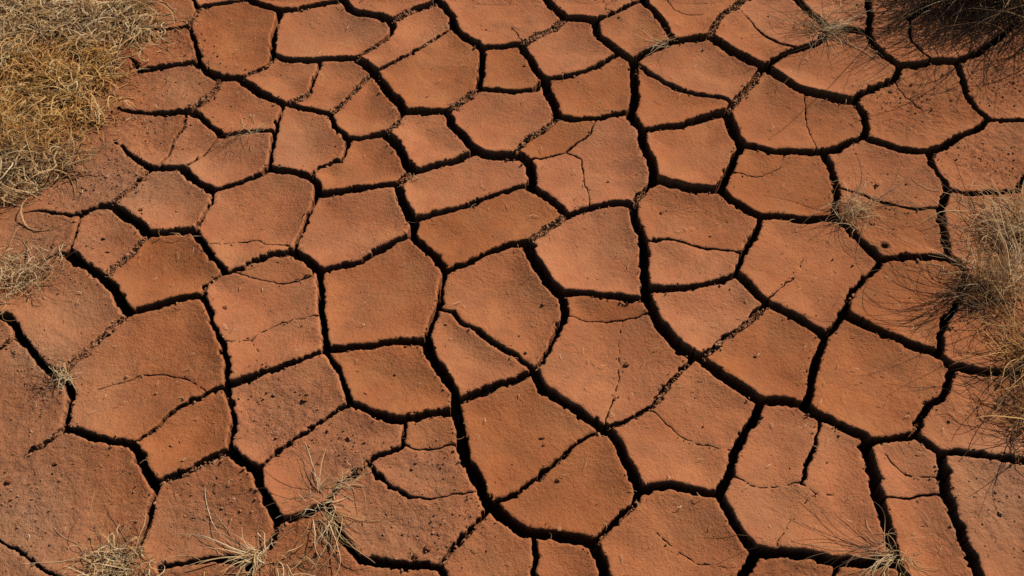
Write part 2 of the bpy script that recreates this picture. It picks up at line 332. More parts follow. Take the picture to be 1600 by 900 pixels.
# hollow with a crumbly lip on one plate
hx, hy = px2w(1383, 382)
rr = np.hypot(gx[None, :] - hx, gy[:, None] - hy)
TOP += .005 * np.exp(-((rr - .014) / .006) ** 2) - .016 * np.exp(-(rr / .0085) ** 2)

def samp(A, x, y):
    u = np.clip((np.asarray(x) - X0) / G, 0, NX - 1.001); v = np.clip((np.asarray(y) - Y0) / G, 0, NY - 1.001)
    i = u.astype(int); j = v.astype(int); a = u - i; b = v - j
    return (A[j, i] * (1 - a) + A[j, i + 1] * a) * (1 - b) + (A[j + 1, i] * (1 - a) + A[j + 1, i + 1] * a) * b

# ------------------------------------------------------------------ materials
def nodes(name):
    m = bpy.data.materials.new(name); m.use_nodes = True
    nt = m.node_tree; b = nt.nodes["Principled BSDF"]
    return m, nt, b
def noise(nt, vec, scale, detail=4, rough=.6):
    n = nt.nodes.new("ShaderNodeTexNoise"); n.inputs["Scale"].default_value = scale
    n.inputs["Detail"].default_value = detail; n.inputs["Roughness"].default_value = rough
    nt.links.new(vec, n.inputs["Vector"]); return n.outputs["Fac"]
def ramp(nt, fac, stops):
    r = nt.nodes.new("ShaderNodeValToRGB"); el = r.color_ramp.elements
    while len(el) < len(stops): el.new(.5)
    for e, (p, c) in zip(el, stops):
        e.position = p; e.color = (*c, 1) if len(c) == 3 else c
    nt.links.new(fac, r.inputs[0]); return r.outputs[0]
def mixc(nt, fac, a, b, mode='MIX'):
    n = nt.nodes.new("ShaderNodeMix"); n.data_type = 'RGBA'; n.blend_type = mode
    for s, v in ((n.inputs[0], fac), (n.inputs[6], a), (n.inputs[7], b)):
        if hasattr(v, 'is_output'): nt.links.new(v, s)
        else: s.default_value = v if isinstance(v, float) else (*v, 1)
    return n.outputs[2]
def mth(nt, op, a, b=0.0, c=None):
    n = nt.nodes.new("ShaderNodeMath"); n.operation = op
    for s, v in zip(n.inputs, (a, b) if c is None else (a, b, c)):
        if hasattr(v, 'is_output'): nt.links.new(v, s)
        else: s.default_value = v
    return n.outputs[0]

def make_mud(name, plate=True):
    m, nt, b = nodes(name)
    pos = nt.nodes.new("ShaderNodeNewGeometry").outputs["Position"]
    def attr(n):
        a = nt.nodes.new("ShaderNodeAttribute"); a.attribute_name = n; return a.outputs["Fac"]
    rough, dust = attr("rough"), attr("dust")
    big = noise(nt, pos, 5.5, 3, .55)
    mid = noise(nt, pos, 28, 5, .65)
    fine = noise(nt, pos, 260, 4, .7)
    col = ramp(nt, big, [(.32, (.345, .112, .040)), (.5, (.42, .142, .052)), (.68, (.48, .168, .063))])
    col = mixc(nt, mth(nt, 'MULTIPLY', ramp(nt, mid, [(.40, (0, 0, 0)), (.70, (1, 1, 1))]), .38), col, (.27, .085, .04))
    blot = noise(nt, pos, 11, 4, .6)
    col = mixc(nt, mth(nt, 'MULTIPLY', ramp(nt, blot, [(.45, (0, 0, 0)), (.64, (1, 1, 1))]), .55), col, (.255, .098, .041))
    tan = noise(nt, pos, 6.3, 5, .6)
    col = mixc(nt, mth(nt, 'MULTIPLY', ramp(nt, tan, [(.5, (0, 0, 0)), (.68, (1, 1, 1))]), .5), col, (.46, .185, .073))
    if plate:
        rnd = nt.nodes.new("ShaderNodeObjectInfo").outputs["Random"]
        hs = nt.nodes.new("ShaderNodeHueSaturation")
        nt.links.new(col, hs.inputs["Color"])
        nt.links.new(mth(nt, 'MULTIPLY_ADD', rnd, .17, .93), hs.inputs["Value"])
        nt.links.new(mth(nt, 'MULTIPLY_ADD', rnd, -.05, 1.02), hs.inputs["Saturation"])
        col = hs.outputs[0]
    col = mixc(nt, mth(nt, 'MULTIPLY', dust, .75), col, (.42, .215, .115))
    clod = noise(nt, pos, 75, 6, .7)
    col = mixc(nt, mth(nt, 'MULTIPLY', rough, mth(nt, 'MULTIPLY', ramp(nt, clod, [(.45, (0, 0, 0)), (.64, (1, 1, 1))]), .22)), col, (.27, .07, .028))
    # fine grit: darker and paler grains
    col = mixc(nt, ramp(nt, fine, [(.30, (.7, .7, .7)), (.43, (0, 0, 0))]), col, (.17, .05, .025))
    col = mixc(nt, ramp(nt, fine, [(.60, (0, 0, 0)), (.76, (.5, .5, .5))]), col, (.52, .21, .11))
    nt.links.new(col, b.inputs["Base Color"])
    b.inputs["Roughness"].default_value = .93
    b.inputs["Specular IOR Level"].default_value = .15
    h = mth(nt, 'MULTIPLY', noise(nt, pos, 420, 3, .6), .0007)
    h = mth(nt, 'ADD', h, mth(nt, 'MULTIPLY', fine, .0024))
    h = mth(nt, 'ADD', h, mth(nt, 'MULTIPLY', noise(nt, pos, 110, 4, .65), .0042))
    h = mth(nt, 'ADD', h, mth(nt, 'MULTIPLY', clod, mth(nt, 'MULTIPLY', rough, .019)))
    vo = nt.nodes.new("ShaderNodeTexVoronoi"); vo.inputs["Scale"].default_value = 55
    nt.links.new(pos, vo.inputs["Vector"])
    pit = ramp(nt, vo.outputs["Distance"], [(.05, (0, 0, 0)), (.16, (1, 1, 1))])
    h = mth(nt, 'ADD', h, mth(nt, 'MULTIPLY', pit, .0012))
    bp = nt.nodes.new("ShaderNodeBump"); bp.inputs["Strength"].default_value = .8; bp.inputs["Distance"].default_value = 1.0
    nt.links.new(h, bp.inputs["Height"]); nt.links.new(bp.outputs[0], b.inputs["Normal"])
    return m
MUD = make_mud("dry_red_mud")
SOIL = make_mud("loose_red_soil", False)

def make_straw(name, stops):
    m, nt, b = nodes(name)
    a = nt.nodes.new("ShaderNodeAttribute"); a.attribute_name = "tone"
    nt.links.new(ramp(nt, a.outputs["Fac"], stops), b.inputs["Base Color"])
    b.inputs["Roughness"].default_value = .6
    b.inputs["Specular IOR Level"].default_value = .3
    # thin dead leaf: part of the light comes through
    tr = nt.nodes.new("ShaderNodeBsdfTranslucent"); mx = nt.nodes.new("ShaderNodeMixShader"); mx.inputs[0].default_value = .45
    nt.links.new(b.inputs["Base Color"].links[0].from_socket, tr.inputs["Color"])
    nt.links.new(b.outputs[0], mx.inputs[1]); nt.links.new(tr.outputs[0], mx.inputs[2])
    nt.links.new(mx.outputs[0], nt.nodes["Material Output"].inputs["Surface"])
    return m
STRAW = make_straw("pale_straw", [(0, (.34, .15, .055)), (.35, (.64, .39, .17)), (.75, (.82, .57, .30)), (1, (.90, .72, .46))])
AMBER = make_straw("amber_straw", [(0, (.40, .15, .04)), (.4, (.70, .36, .10)), (.8, (.85, .53, .20)), (1, (.90, .68, .36))])
BROWN = make_straw("brown_straw_and_shade", [(0, (.10, .045, .02)), (.5, (.25, .13, .06)), (1, (.45, .30, .17))])  # brown grass; low stems in this colour also paint shadow strands

# ------------------------------------------------------------------ mesh helpers
def mesh_obj(name, V, Fc, mat, parent=None, smooth=True, attrs=None, origin=None):
    me = bpy.data.meshes.new(name)
    V = np.asarray(V, np.float64)
    if origin is not None: V = V - np.asarray(origin)
    me.from_pydata(V.tolist() if not isinstance(V, list) else V, [], Fc if isinstance(Fc, list) else Fc.tolist())
    if smooth: me.polygons.foreach_set("use_smooth", np.ones(len(me.polygons), bool))
    for k, arr in (attrs or {}).items():
        at = me.attributes.new(k, 'FLOAT', 'POINT'); at.data.foreach_set("value", np.asarray(arr, np.float32))
    me.materials.append(mat)
    o = bpy.data.objects.new(name, me)
    if origin is not None: o.location = origin
    COL.objects.link(o)
    if parent is not None: o.parent = parent
    return o
def tag(o, label=None, cat=None, group=None, kind=None):
    for k, v in (("label", label), ("category", cat), ("group", group), ("kind", kind)):
        if v: o[k] = v
    return o

# ------------------------------------------------------------------ ground sheet (crack floors and far ground)
gs = 5
fx, fy = gx[::gs], gy[::gs]
fz = FLOOR[::gs, ::gs]
ny, nx = fz.shape
VX, VY = np.meshgrid(fx, fy)
gv = np.stack([VX, VY, fz], -1).reshape(-1, 3)
idx = np.arange(ny * nx).reshape(ny, nx)
gf = np.stack([idx[:-1, :-1], idx[:-1, 1:], idx[1:, 1:], idx[1:, :-1]], -1).reshape(-1, 4).tolist()
# rings of far ground out to the horizon
ring = [(i, 0) for i in range(nx)] + [(nx - 1, j) for j in range(1, ny)] + [(i, ny - 1) for i in range(nx - 2, -1, -1)] + [(0, j) for j in range(ny - 2, 0, -1)]
prev = [int(idx[j, i]) for i, j in ring][::6]
cx, cy = 0.0, (Y0 + Y1) / 2
gvl = gv.tolist()
base_xy = [(gvl[k][0] - cx, gvl[k][1] - cy) for k in prev]
for s in (1.06, 1.2, 1.5, 2.2, 4, 10, 40, 200):
    cur = []
    for (a, b) in base_xy:
        gvl.append([cx + a * s, cy + b * s, -.004 + (random.uniform(-.012, .012) * min(s, 3) if s < 12 else 0)]); cur.append(len(gvl) - 1)
    n = len(cur)
    for k in range(n):
        gf.append([prev[k], cur[k], cur[(k + 1) % n], prev[(k + 1) % n]])
    prev = cur
ga = np.array(gvl)
ground = mesh_obj("ground", ga, gf, SOIL, attrs={"rough": np.full(len(ga), .6), "dust": np.full(len(ga), .15)})
tag(ground, "cracked dry red earth seen from above", kind="structure")

# ------------------------------------------------------------------ plates: outline from the field, then a triangulated slab
inside = SA > 0
# marching squares with linear interpolation; edges keyed (horizontal: j*NX+i, vertical: NN + j*NX+i)
NN = NX * NY
a_, b_, c_, d_ = inside[:-1, :-1], inside[:-1, 1:], inside[1:, 1:], inside[1:, :-1]
case = a_ * 1 + b_ * 2 + c_ * 4 + d_ * 8
jj, ii = np.nonzero((case > 0) & (case < 15))
cs = case[jj, ii]
eB = jj * NX + ii; eT = (jj + 1) * NX + ii; eL = NN + jj * NX + ii; eR = NN + jj * NX + ii + 1
E = {'B': eB, 'T': eT, 'L': eL, 'R': eR}
TAB = {1: 'BL', 2: 'RB', 3: 'RL', 4: 'TR', 6: 'TB', 7: 'TL', 8: 'LT', 9: 'BT', 11: 'RT', 12: 'LR', 13: 'BR', 14: 'LB', 5: ('BL', 'TR'), 10: ('RB', 'LT')}
nxt = {}
for k, v in TAB.items():
    sel = cs == k
    for s in (v if isinstance(v, tuple) else (v,)):
        nxt.update(zip(E[s[0]][sel].tolist(), E[s[1]][sel].tolist()))
def edge_pt(keys):
    keys = np.asarray(keys); ver = keys >= NN; k = np.where(ver, keys - NN, keys)
    j, i = k // NX, k % NX
    j2, i2 = j + ver, i + (~ver)
    s1, s2 = SA[j, i], SA[j2, i2]
    t = s1 / (s1 - s2 + 1e-12)
    t = np.clip(t, .02, .98)
    return np.stack([X0 + (i + t * (~ver)) * G, Y0 + (j + t * ver) * G], 1)
loops = []
seen = set()
for k0 in nxt:
    if k0 in seen: continue
    lp = []; k = k0
    while k not in seen:
        seen.add(k); lp.append(k); k = nxt.get(k)
        if k is None: break
    if k == k0 and len(lp) > 12: loops.append(edge_pt(lp))
def area(p): 
    q = np.roll(p, -1, 0); return .5 * np.sum(p[:, 0] * q[:, 1] - q[:, 0] * p[:, 1])
areas = [area(l) for l in loops]
sgn = 1.0 if sum(areas) > 0 else -1.0
outer = [(abs(a), l) for a, l in zip(areas, loops) if a * sgn > 2.0e-4]
holes = [l for a, l in zip(areas, loops) if a * sgn < -4e-6]
def resample(p, step):
    q = np.vstack([p, p[:1]]); L = np.concatenate([[0], np.cumsum(np.hypot(*np.diff(q, axis=0).T))])
    n = max(6, int(L[-1] / step)); t = np.linspace(0, L[-1], n, endpoint=False)
    return np.stack([np.interp(t, L, q[:, 0]), np.interp(t, L, q[:, 1])], 1)
def pip(pt, poly):
    x, y = pt; a = poly; b = np.roll(poly, -1, 0)
    c = ((a[:, 1] > y) != (b[:, 1] > y)) & (x < (b[:, 0] - a[:, 0]) * (y - a[:, 1]) / (b[:, 1] - a[:, 1] + 1e-15) + a[:, 0])
    return bool(c.sum() % 2)
def in_view(p, m=30):
    u, v = w2px(p[:, 0], p[:, 1]); return bool(((u > -m) & (u < 1600 + m) & (v > -m) & (v < 900 + m)).any())

def parity(g, rings):
    o = np.argsort(g[:, 1]); X, Y = g[o, 0], g[o, 1]; par = np.zeros(len(g), bool)
    for r in rings:
        b = np.roll(r, -1, 0)
        lo = np.searchsorted(Y, np.minimum(r[:, 1], b[:, 1]), 'left'); hi = np.searchsorted(Y, np.maximum(r[:, 1], b[:, 1]), 'left')
        for k in np.nonzero(hi > lo)[0]:
            sl = slice(lo[k], hi[k]); (xa, ya), (xb, yb) = r[k], b[k]
            par[sl] ^= X[sl] < (xb - xa) * (Y[sl] - ya) / (yb - ya) + xa
    out = np.zeros(len(g), bool); out[o] = par
    return out

PLATE_INFO = []
WALL = [(-.004, .0000), (-.012, .0004), (-.028, .0014), (-.06, .0035), (-.165, .0050)]   # depth, how far the wall is cut back
outer.sort(key=lambda t: -t[0])
for A, lp in outer:
    vis = in_view(lp)
    step = .0030 if vis else .009
    isp = .0056 if vis else .02
    rings = [resample(lp, step)]
    bx0, by0 = lp.min(0); bx1, by1 = lp.max(0)
    for h in holes:
        if bx0 < h[0, 0] < bx1 and by0 < h[0, 1] < by1 and pip(h[0], lp): rings.append(resample(h, .003 if vis else .008))
    pts, edges, kind, base = [], [], [], 0
    normals = []
    for r in rings:
        n = len(r)
        t = np.roll(r, -1, 0) - np.roll(r, 1, 0); t /= np.hypot(t[:, 0], t[:, 1])[:, None] + 1e-12
        nrm = np.stack([-t[:, 1], t[:, 0]], 1) * sgn          # points into the plate
        pts.append(r); normals.append(nrm)
        edges += [(base + k, base + (k + 1) % n) for k in range(n)]
        base += n
    B = np.vstack(pts); NRM = np.vstack(normals); nb = len(B)
    extra = []
    for off in (.0016, .0042):
        p = B + NRM * off
        extra.append(p[samp(SA, p[:, 0], p[:, 1]) > off * .6])
    xs = np.arange(bx0, bx1, isp); ys = np.arange(by0, by1, isp * .87)
    gxx, gyy = np.meshgrid(xs, ys); gxx = gxx + (np.arange(len(ys)) % 2)[:, None] * isp / 2
    g = np.stack([gxx.ravel(), gyy.ravel()], 1) + RNG.uniform(-.25, .25, (gxx.size, 2)) * isp
    g = g[samp(SA, g[:, 0], g[:, 1]) > .006]
    if len(g):                                                 # keep the grid points of this plate only
        g = g[parity(g, rings)]
    allp = np.vstack([B] + extra + [g])
    res = geometry.delaunay_2d_cdt([Vector(p) for p in allp.tolist()], edges, [], 0, 1e-7, True)
    ov, oe, of, ids = res[0], res[1], res[2], res[3]
    P2 = np.array([(v.x, v.y) for v in ov])
    ofa = np.array([f[:3] for f in of])
    ofa = ofa[parity(P2[ofa].mean(1), rings)]
    if len(ofa) < 3: continue
    src = np.array([i[0] if len(i) else -1 for i in ids])
    tilt = RNG.normal(0, .016, 2) * (A < .12)
    z = samp(TOP, P2[:, 0], P2[:, 1]) + (P2 - lp.mean(0)) @ tilt
    sa = samp(SA, P2[:, 0], P2[:, 1])
    big_edge = np.clip((.012 - samp(SM, P2[:, 0], P2[:, 1])) / .008, .25, 1)
    drop = np.clip(1 - np.maximum(sa, 0) / .0045, 0, 1) ** 2 * .0038 * big_edge
    isb = (src >= 0) & (src < nb)
    drop[isb] = .0038 * big_edge[isb]
    z = z - drop
    rings_v = np.column_stack([P2, z])
    faces = ofa.tolist()
    # walls
    mapB = np.full(nb, -1)
    for vi in np.nonzero(isb)[0]:
        for s in ids[vi]:
            if s < nb: mapB[s] = vi
    verts = [rings_v]; cnt = len(rings_v); prevrow = mapB.copy()
    zb = rings_v[np.maximum(mapB, 0), 2]
    for wi, (dz, ins) in enumerate(WALL if vis else WALL[1::3]):
        off = ins + RNG.uniform(-.0011, .0011, nb) * (1 if wi else .3)
        row = B + NRM * off[:, None]
        zz = zb + dz + RNG.uniform(-.25, .25, nb) * abs(dz) * .6
        if wi == len(WALL) - 1: zz = np.full(nb, -.17)
        verts.append(np.column_stack([row, zz]))
        cur = np.arange(cnt, cnt + nb); cnt += nb
        for (k, l) in edges:
            if prevrow[k] >= 0 and prevrow[l] >= 0:
                faces.append((int(prevrow[k]), int(cur[k]), int(cur[l]), int(prevrow[l])) if sgn > 0 else (int(prevrow[l]), int(cur[l]), int(cur[k]), int(prevrow[k])))
        prevrow = cur
    V = np.vstack(verts)
    left = bx0 < -1.5 and A > .12
    c0 = np.array([lp[:, 0].mean(), lp[:, 1].mean(), 0])
    o = mesh_obj("bare_soil" if left else "mud_plate", V, faces, MUD, ground, True,
                 {"rough": samp(ROUGH, V[:, 0], V[:, 1]), "dust": samp(DUST_BRIGHT, V[:, 0], V[:, 1])}, c0)
    PLATE_INFO.append((o, lp))
PLATE_LABELS = [
 (945,482,"narrow strip of mud cut off by a thin crack at centre"), (600,455,"smooth large square mud plate left of centre"),
 (450,620,"rough mud plate with crumbly pitted surface"), (620,830,"broad rough mud plate with crumbly surface at the bottom"),
 (970,580,"large mud plate split by a long vertical hairline crack"), (795,108,"small squarish mud plate near the top"),
 (730,285,"long slanting mud plate, upper of two parallel ones"), (750,345,"long slanting mud plate, lower of two parallel ones"),
 (1380,570,"large smooth mud plate at right with thin grass shadows across it"), (240,600,"broad mud plate with an arching hairline crack"),
 (670,680,"small mud plate capped off by thin cracks"), (1430,170,"mud plate strewn with dark crumbs near the upper right"),
 (750,550,"wedge-shaped mud plate below a narrow diagonal crack"), (1420,720,"small upright mud plate with a curved hairline crack"),
]
for px, py, lab in PLATE_LABELS:
    x, y = px2w(px, py)
    for o, l in reversed(PLATE_INFO):
        if lab and o.name.startswith("mud_plate") and pip((float(x), float(y)), l): o["label"] = lab; break
print("plates", len(PLATE_INFO), "in view", sum(in_view(l, 0) for _, l in PLATE_INFO), "tris", sum(len(o.data.polygons) for o, _ in PLATE_INFO))

# ------------------------------------------------------------------ rubble, crumbs and clods
ICO_V = []
t_ = (1 + 5 ** .5) / 2
ICO_V = np.array([(-1,t_,0),(1,t_,0),(-1,-t_,0),(1,-t_,0),(0,-1,t_),(0,1,t_),(0,-1,-t_),(0,1,-t_),(t_,0,-1),(t_,0,1),(-t_,0,-1),(-t_,0,1)]) / math.hypot(1, t_)
ICO_F = np.array([(0,11,5),(0,5,1),(0,1,7),(0,7,10),(0,10,11),(1,5,9),(5,11,4),(11,10,2),(10,7,6),(7,1,8),(3,9,4),(3,4,2),(3,2,6),(3,6,8),(3,8,9),(4,9,5),(2,4,11),(6,2,10),(8,6,7),(9,8,1)])
def chunks(pos, size):
    n = len(pos)
    V = ICO_V[None] * (1 + RNG.uniform(-.3, .3, (n, 12, 1)))
    S = size[:, None, None] * RNG.uniform(.6, 1.25, (n, 1, 3)); S[:, :, 2] *= .6
    q = RNG.normal(size=(n, 4)); q /= np.linalg.norm(q, axis=1)[:, None]
    w, x, y, z = q.T
    R = np.stack([1-2*(y*y+z*z), 2*(x*y-w*z), 2*(x*z+w*y), 2*(x*y+w*z), 1-2*(x*x+z*z), 2*(y*z-w*x), 2*(x*z-w*y), 2*(y*z+w*x), 1-2*(x*x+y*y)], 1).reshape(n, 3, 3)
    V = np.einsum('nij,nkj->nki', R, V * S) + pos[:, None]
    F = (ICO_F[None] + (np.arange(n) * 12)[:, None, None]).reshape(-1, 3)
    return V.reshape(-1, 3), F
rp, rs = [], []
for (ax, ay, bx, by, ha, hb, fill, wpx) in SEGS:
    if fill < .15 or wpx < 4.5: continue
    L = math.hypot(bx - ax, by - ay); h = (ha + hb) / 2
    n = int(L * 2 * h / (.0045 ** 2) * min(1, .3 + fill) * 1.9)
    t = RNG.uniform(0, 1, n); s = RNG.uniform(-1.0, 1.0, n) * h
    x = ax + (bx - ax) * t - (by - ay) / L * s; y = ay + (by - ay) * t + (bx - ax) / L * s
    sz = RNG.gamma(1.1, .0012, n) + .0007
    z = samp(FLOOR, x, y) + RNG.uniform(0, .008, n)
    rp.append(np.stack([x, y, z], 1)); rs.append(np.minimum(sz, .008))
V, F = chunks(np.vstack(rp), np.concatenate(rs))
tag(mesh_obj("crack_rubble", V, F, SOIL, ground, False, {"rough": np.full(len(V), .3), "dust": np.repeat(np.clip(RNG.normal(.75, .35, len(V) // 12), 0, 1.3), 12)}), kind="stuff")
# crumbs on the plates, thick where the crust is broken up
N = 120000
x = RNG.uniform(X0 + .15, X1 - .15, N); y = RNG.uniform(Y0 + .15, Y1 - .15, N)
keep = (samp(SA, x, y) > .004) & (RNG.uniform(0, 1, N) < .008 + .6 * samp(ROUGH, x, y) ** 1.6)
x, y = x[keep], y[keep]
xr = RNG.uniform(X0 + .15, X1 - .15, 120000); yr = RNG.uniform(Y0 + .15, Y1 - .15, 120000); sr = samp(SA, xr, yr); kr = (sr > .0005) & (sr < .006) & (RNG.uniform(0, 1, 120000) < .35)
x = np.concatenate([x, xr[kr]]); y = np.concatenate([y, yr[kr]])
sz = np.minimum(RNG.gamma(2.0, .0006, len(x)) + .0006, .0048)
V, F = chunks(np.stack([x, y, samp(TOP, x, y) + sz * .3], 1), sz)
tag(mesh_obj("soil_crumbs", V, F, SOIL, ground, False, {"rough": np.full(len(V), .0), "dust": np.repeat(RNG.uniform(.2, 1.2, len(V) // 12), 12)}), kind="stuff")
# bigger clods one can point at
CLODS = [
 (1373,283,8,"dark round clod on the plate right of the pale grass tuft"),
 (1419,282,4,"tiny dark clod right of the round dark clod near the right grass"),
 (352,482,8,"dark clod near the left edge of a plate at left centre"),
 (980,564,7,"dark clod beside the long vertical hairline crack at centre"),
 (849,476,6,"dark clod on plate just left of the short horizontal hairline crack"),
 (1182,552,5,"dark speck of clod on the plate right of centre"),
 (848,679,6,"larger of two dark clods on the plate below centre"),
 (850,691,4,"smaller of two dark clods on the plate below centre"),
 (220,326,6,"dark clod on the lower part of a hexagonal plate at left"),
 (159,367,7,"dark clod on small plate at far left"),
 (121,265,8,"dark clod on bare soil below the grass mass"),
 (670,852,9,"reddish clod near lower edge of rough crumbly plate at bottom"),
 (649,866,8,"reddish clod on the rim above the wide crack at bottom"),
 (83,719,7,"dark clod on bare soil at lower left"),
 (7,747,9,"dark elongated clod at the left edge of the picture"),
 (872,747,6,"brown clod on the plate left of the bottom centre"),
 (1034,330,6,"brown clod at the left of the speckled plate"),
 (1302,285,5,"dark clod by the crack left of the pale grass tuft"),
 (820,99,7,"dark clod on the small plate near the top centre"),
 (967,29,6,"dark clod on the upper rim of small square plate at top"),
 (476,620,9,"red clod on the roughest plate left of centre"),
]
def ico2():
    import bmesh
    bm = bmesh.new(); bmesh.ops.create_icosphere(bm, subdivisions=2, radius=1)
    V = np.array([v.co[:] for v in bm.verts]); F = [[v.index for v in f.verts] for f in bm.faces]; bm.free(); return V, F
I2V, I2F = ico2()
for px, py, r, lab in CLODS:
    if not r: continue
    x, y = px2w(px, py); x, y = float(x), float(y); z = float(samp(TOP, x, y))
    s = r * .00145 * .46
    d = 1 + .18 * np.sin(I2V @ RNG.normal(size=3) * 3 + RNG.uniform(0, 6)) + .14 * np.sin(I2V @ RNG.normal(size=3) * 6) + RNG.uniform(-.09, .09, len(I2V))
    V = I2V * d[:, None] * s * np.array([RNG.uniform(.9, 1.3), RNG.uniform(.8, 1.1), .8])
    o = mesh_obj("mud_clod", V, I2F, SOIL, None, False, {"rough": np.full(len(V), 1.0), "dust": np.full(len(V), .0)})
    o.location = (x, y, z + s * .45); tag(o, lab, "clod", "clods lying on the plates")

# ------------------------------------------------------------------ dry grass
def blades(root, n, length, lift=(20, 70), az=None, azspread=180, rad=.0008, spread=.02, curl=.75, droop=1.1, K=12, tone=(.5, .25), keep=None):
    """n curved dead blades as thin three-sided tubes growing from around root (x, y)."""
    rad = rad * (1.15 if keep is not None else .92)
    if keep is None and n > 20: n = int(n * .68)
    rx = root[0] + RNG.normal(0, spread, n); ry = root[1] + RNG.normal(0, spread, n)
    if keep is not None:
        rx, ry = keep; n = len(rx)
    if isinstance(az, np.ndarray): a = np.radians(az)
    elif az is None: a = np.radians(RNG.choice(RNG.uniform(0, 360, 7), n) + RNG.normal(0, 24, n))
    else: a = np.radians(RNG.choice(az + RNG.normal(0, azspread, 6), n) + RNG.normal(0, azspread * .45, n))
    e = np.radians(RNG.uniform(lift[0], lift[1], n))
    L = length * np.clip(RNG.lognormal(-.1, .35, n), .3, 2.0)
    ds = L / (K - 1)
    p = np.stack([rx, ry, np.full(n, -.004)], 1); P = [p.copy()]
    k1 = RNG.normal(0, curl, n); k2 = RNG.normal(0, curl * .8, n); dr = droop * RNG.uniform(.4, 1.6, n)
    for k in range(K - 1):
        f = (k + 1) / (K - 1)
        a = a + (k1 + k2 * math.sin(f * 5)) / (K - 1) * 2 + RNG.normal(0, curl * .12, n)
        e = e - dr * (.35 + f) / (K - 1) * 1.6 + RNG.normal(0, curl * .10, n)
        d = np.stack([np.cos(a) * np.cos(e), np.sin(a) * np.cos(e), np.sin(e)], 1)
        p = p + d * ds[:, None]
        gz = samp(TOP, p[:, 0], p[:, 1]) + .0012
        low = (p[:, 2] < gz) & (f > .15)
        p[low, 2] = gz[low]; e[low] = np.abs(e[low]) * .25
        P.append(p.copy())
    P = np.stack(P, 1)                                   # n, K, 3
    T = np.gradient(P, axis=1); T /= np.linalg.norm(T, axis=2)[..., None] + 1e-12
    up = np.array([.13, .21, .97]); S1 = np.cross(T, up); S1 /= np.linalg.norm(S1, axis=2)[..., None] + 1e-9
    S2 = np.cross(T, S1)
    tp = (np.sin(np.linspace(.25, 1, K) ** .8 * math.pi) * .55 + .45)
    r = (rad * RNG.uniform(.6, 1.5, n))[:, None, None] * tp[None, :, None]
    tw = (RNG.normal(0, .7, n)[:, None] + RNG.normal(0, 1.2, n)[:, None] * np.linspace(0, 1, K)[None])[..., None]
    W = np.cos(tw) * S1 + np.sin(tw) * S2; U = np.cross(W, T)
    V = np.stack([P - r * W, P + r * .35 * U, P + r * W], 2)                      # a folded leaf: edge, keel, edge
    b = (np.arange(n) * K * 3)[:, None, None] + (np.arange(K - 1) * 3)[None, :, None]
    q = np.arange(2)[None, None, :]
    F = np.stack([b + q, b + q + 1, b + q + 4, b + q + 3], -1).reshape(-1, 4)
    tn = np.clip(RNG.normal(0, 1, n) * tone[1] + tone[0], 0, 1)
    return V.reshape(-1, 3), F, np.repeat(tn, K * 3)
def join(parts):
    V, F, T, c = [], [], [], 0
    for v, f, t in parts:
        V.append(v); F.append(f + c); T.append(t); c += len(v)
    return np.vstack(V), np.vstack(F), np.concatenate(T)

def tuft(px, py, label, sets, mats=(None,), group="dry grass tufts"):
    x, y = px2w(px, py); x, y = float(x), float(y)
    e = bpy.data.objects.new("grass_tuft", None); e.empty_display_size = .05; e.location = (x, y, 0); COL.objects.link(e)
    tag(e, label, "dry grass", group)
    for nm, mat, plist in sets:
        V, F, T = join([blades((x + dx, y + dy), **kw) for dx, dy, kw in plist])
        tag(mesh_obj(nm, V - np.array([x, y, 0]), F, mat, e, True, {"tone": T}), kind="stuff")
    return e

B_ = dict  # low brown stems below double as the dark shadow strands of the tufts
tuft(1042, 66, "small pale straw tuft lying across crack at top centre", [
  ("blades", STRAW, [(0, 0, B_(n=26, length=.085, az=215, azspread=28, lift=(5, 40), rad=.0007, spread=.012, tone=(.7, .2))), (-.01, 0, B_(n=14, length=.06, az=100, azspread=60, rad=.0006, spread=.012))]),
  ("stems", BROWN, [(-.02, -.01, B_(n=9, length=.12, az=215, azspread=15, lift=(3, 18), rad=.0006, spread=.012, curl=.2))])])
tuft(1285, 48, "pale straw tuft fanning right over crack junction at upper right", [
  ("blades", STRAW, [(0, 0, B_(n=130, length=.12, az=15, azspread=38, lift=(8, 50), rad=.0008, spread=.012, tone=(.6, .25))), (-.01, 0, B_(n=40, length=.10, az=180, azspread=40, lift=(5, 35), spread=.01, tone=(.3, .2)))]),
  ("stems", BROWN, [(0, 0, B_(n=18, length=.17, az=None, lift=(20, 60), rad=.0006, spread=.01, curl=.25)), (0, -.01, B_(n=8, length=.15, az=225, azspread=25, lift=(8, 25), rad=.0006, spread=.01, curl=.3))])])
tuft(1330, 325, "fine pale grass tuft rooted where cracks meet at right", [
  ("blades", STRAW, [(0.01, 0, B_(n=150, length=.065, az=20, azspread=70, lift=(10, 70), rad=.0006, spread=.018, tone=(.62, .2))), (-.01, -.05, B_(n=40, length=.05, lift=(5, 50), spread=.014, tone=(.5, .2)))]),
  ("stems", BROWN, [(-.01, 0, B_(n=40, length=.13, az=200, azspread=45, lift=(5, 45), rad=.0006, spread=.015, curl=.25)), (.03, 0, B_(n=34, length=.15, az=-30, azspread=40, lift=(5, 40), rad=.0006, spread=.02, curl=.35))])])
tuft(1592, 372, "large pale splayed grass tuft at right edge, upper of the right tufts", [
  ("blades", STRAW, [(.03, .02, B_(n=300, length=.15, az=175, azspread=38, lift=(5, 60), rad=.0009, spread=.035, tone=(.5, .25))), (.08, .0, B_(n=120, length=.14, lift=(20, 75), spread=.04, tone=(.5, .25)))]),
  ("stems", BROWN, [(0, 0, B_(n=40, length=.19, az=190, azspread=40, lift=(5, 50), rad=.0007, spread=.03, curl=.3))])])
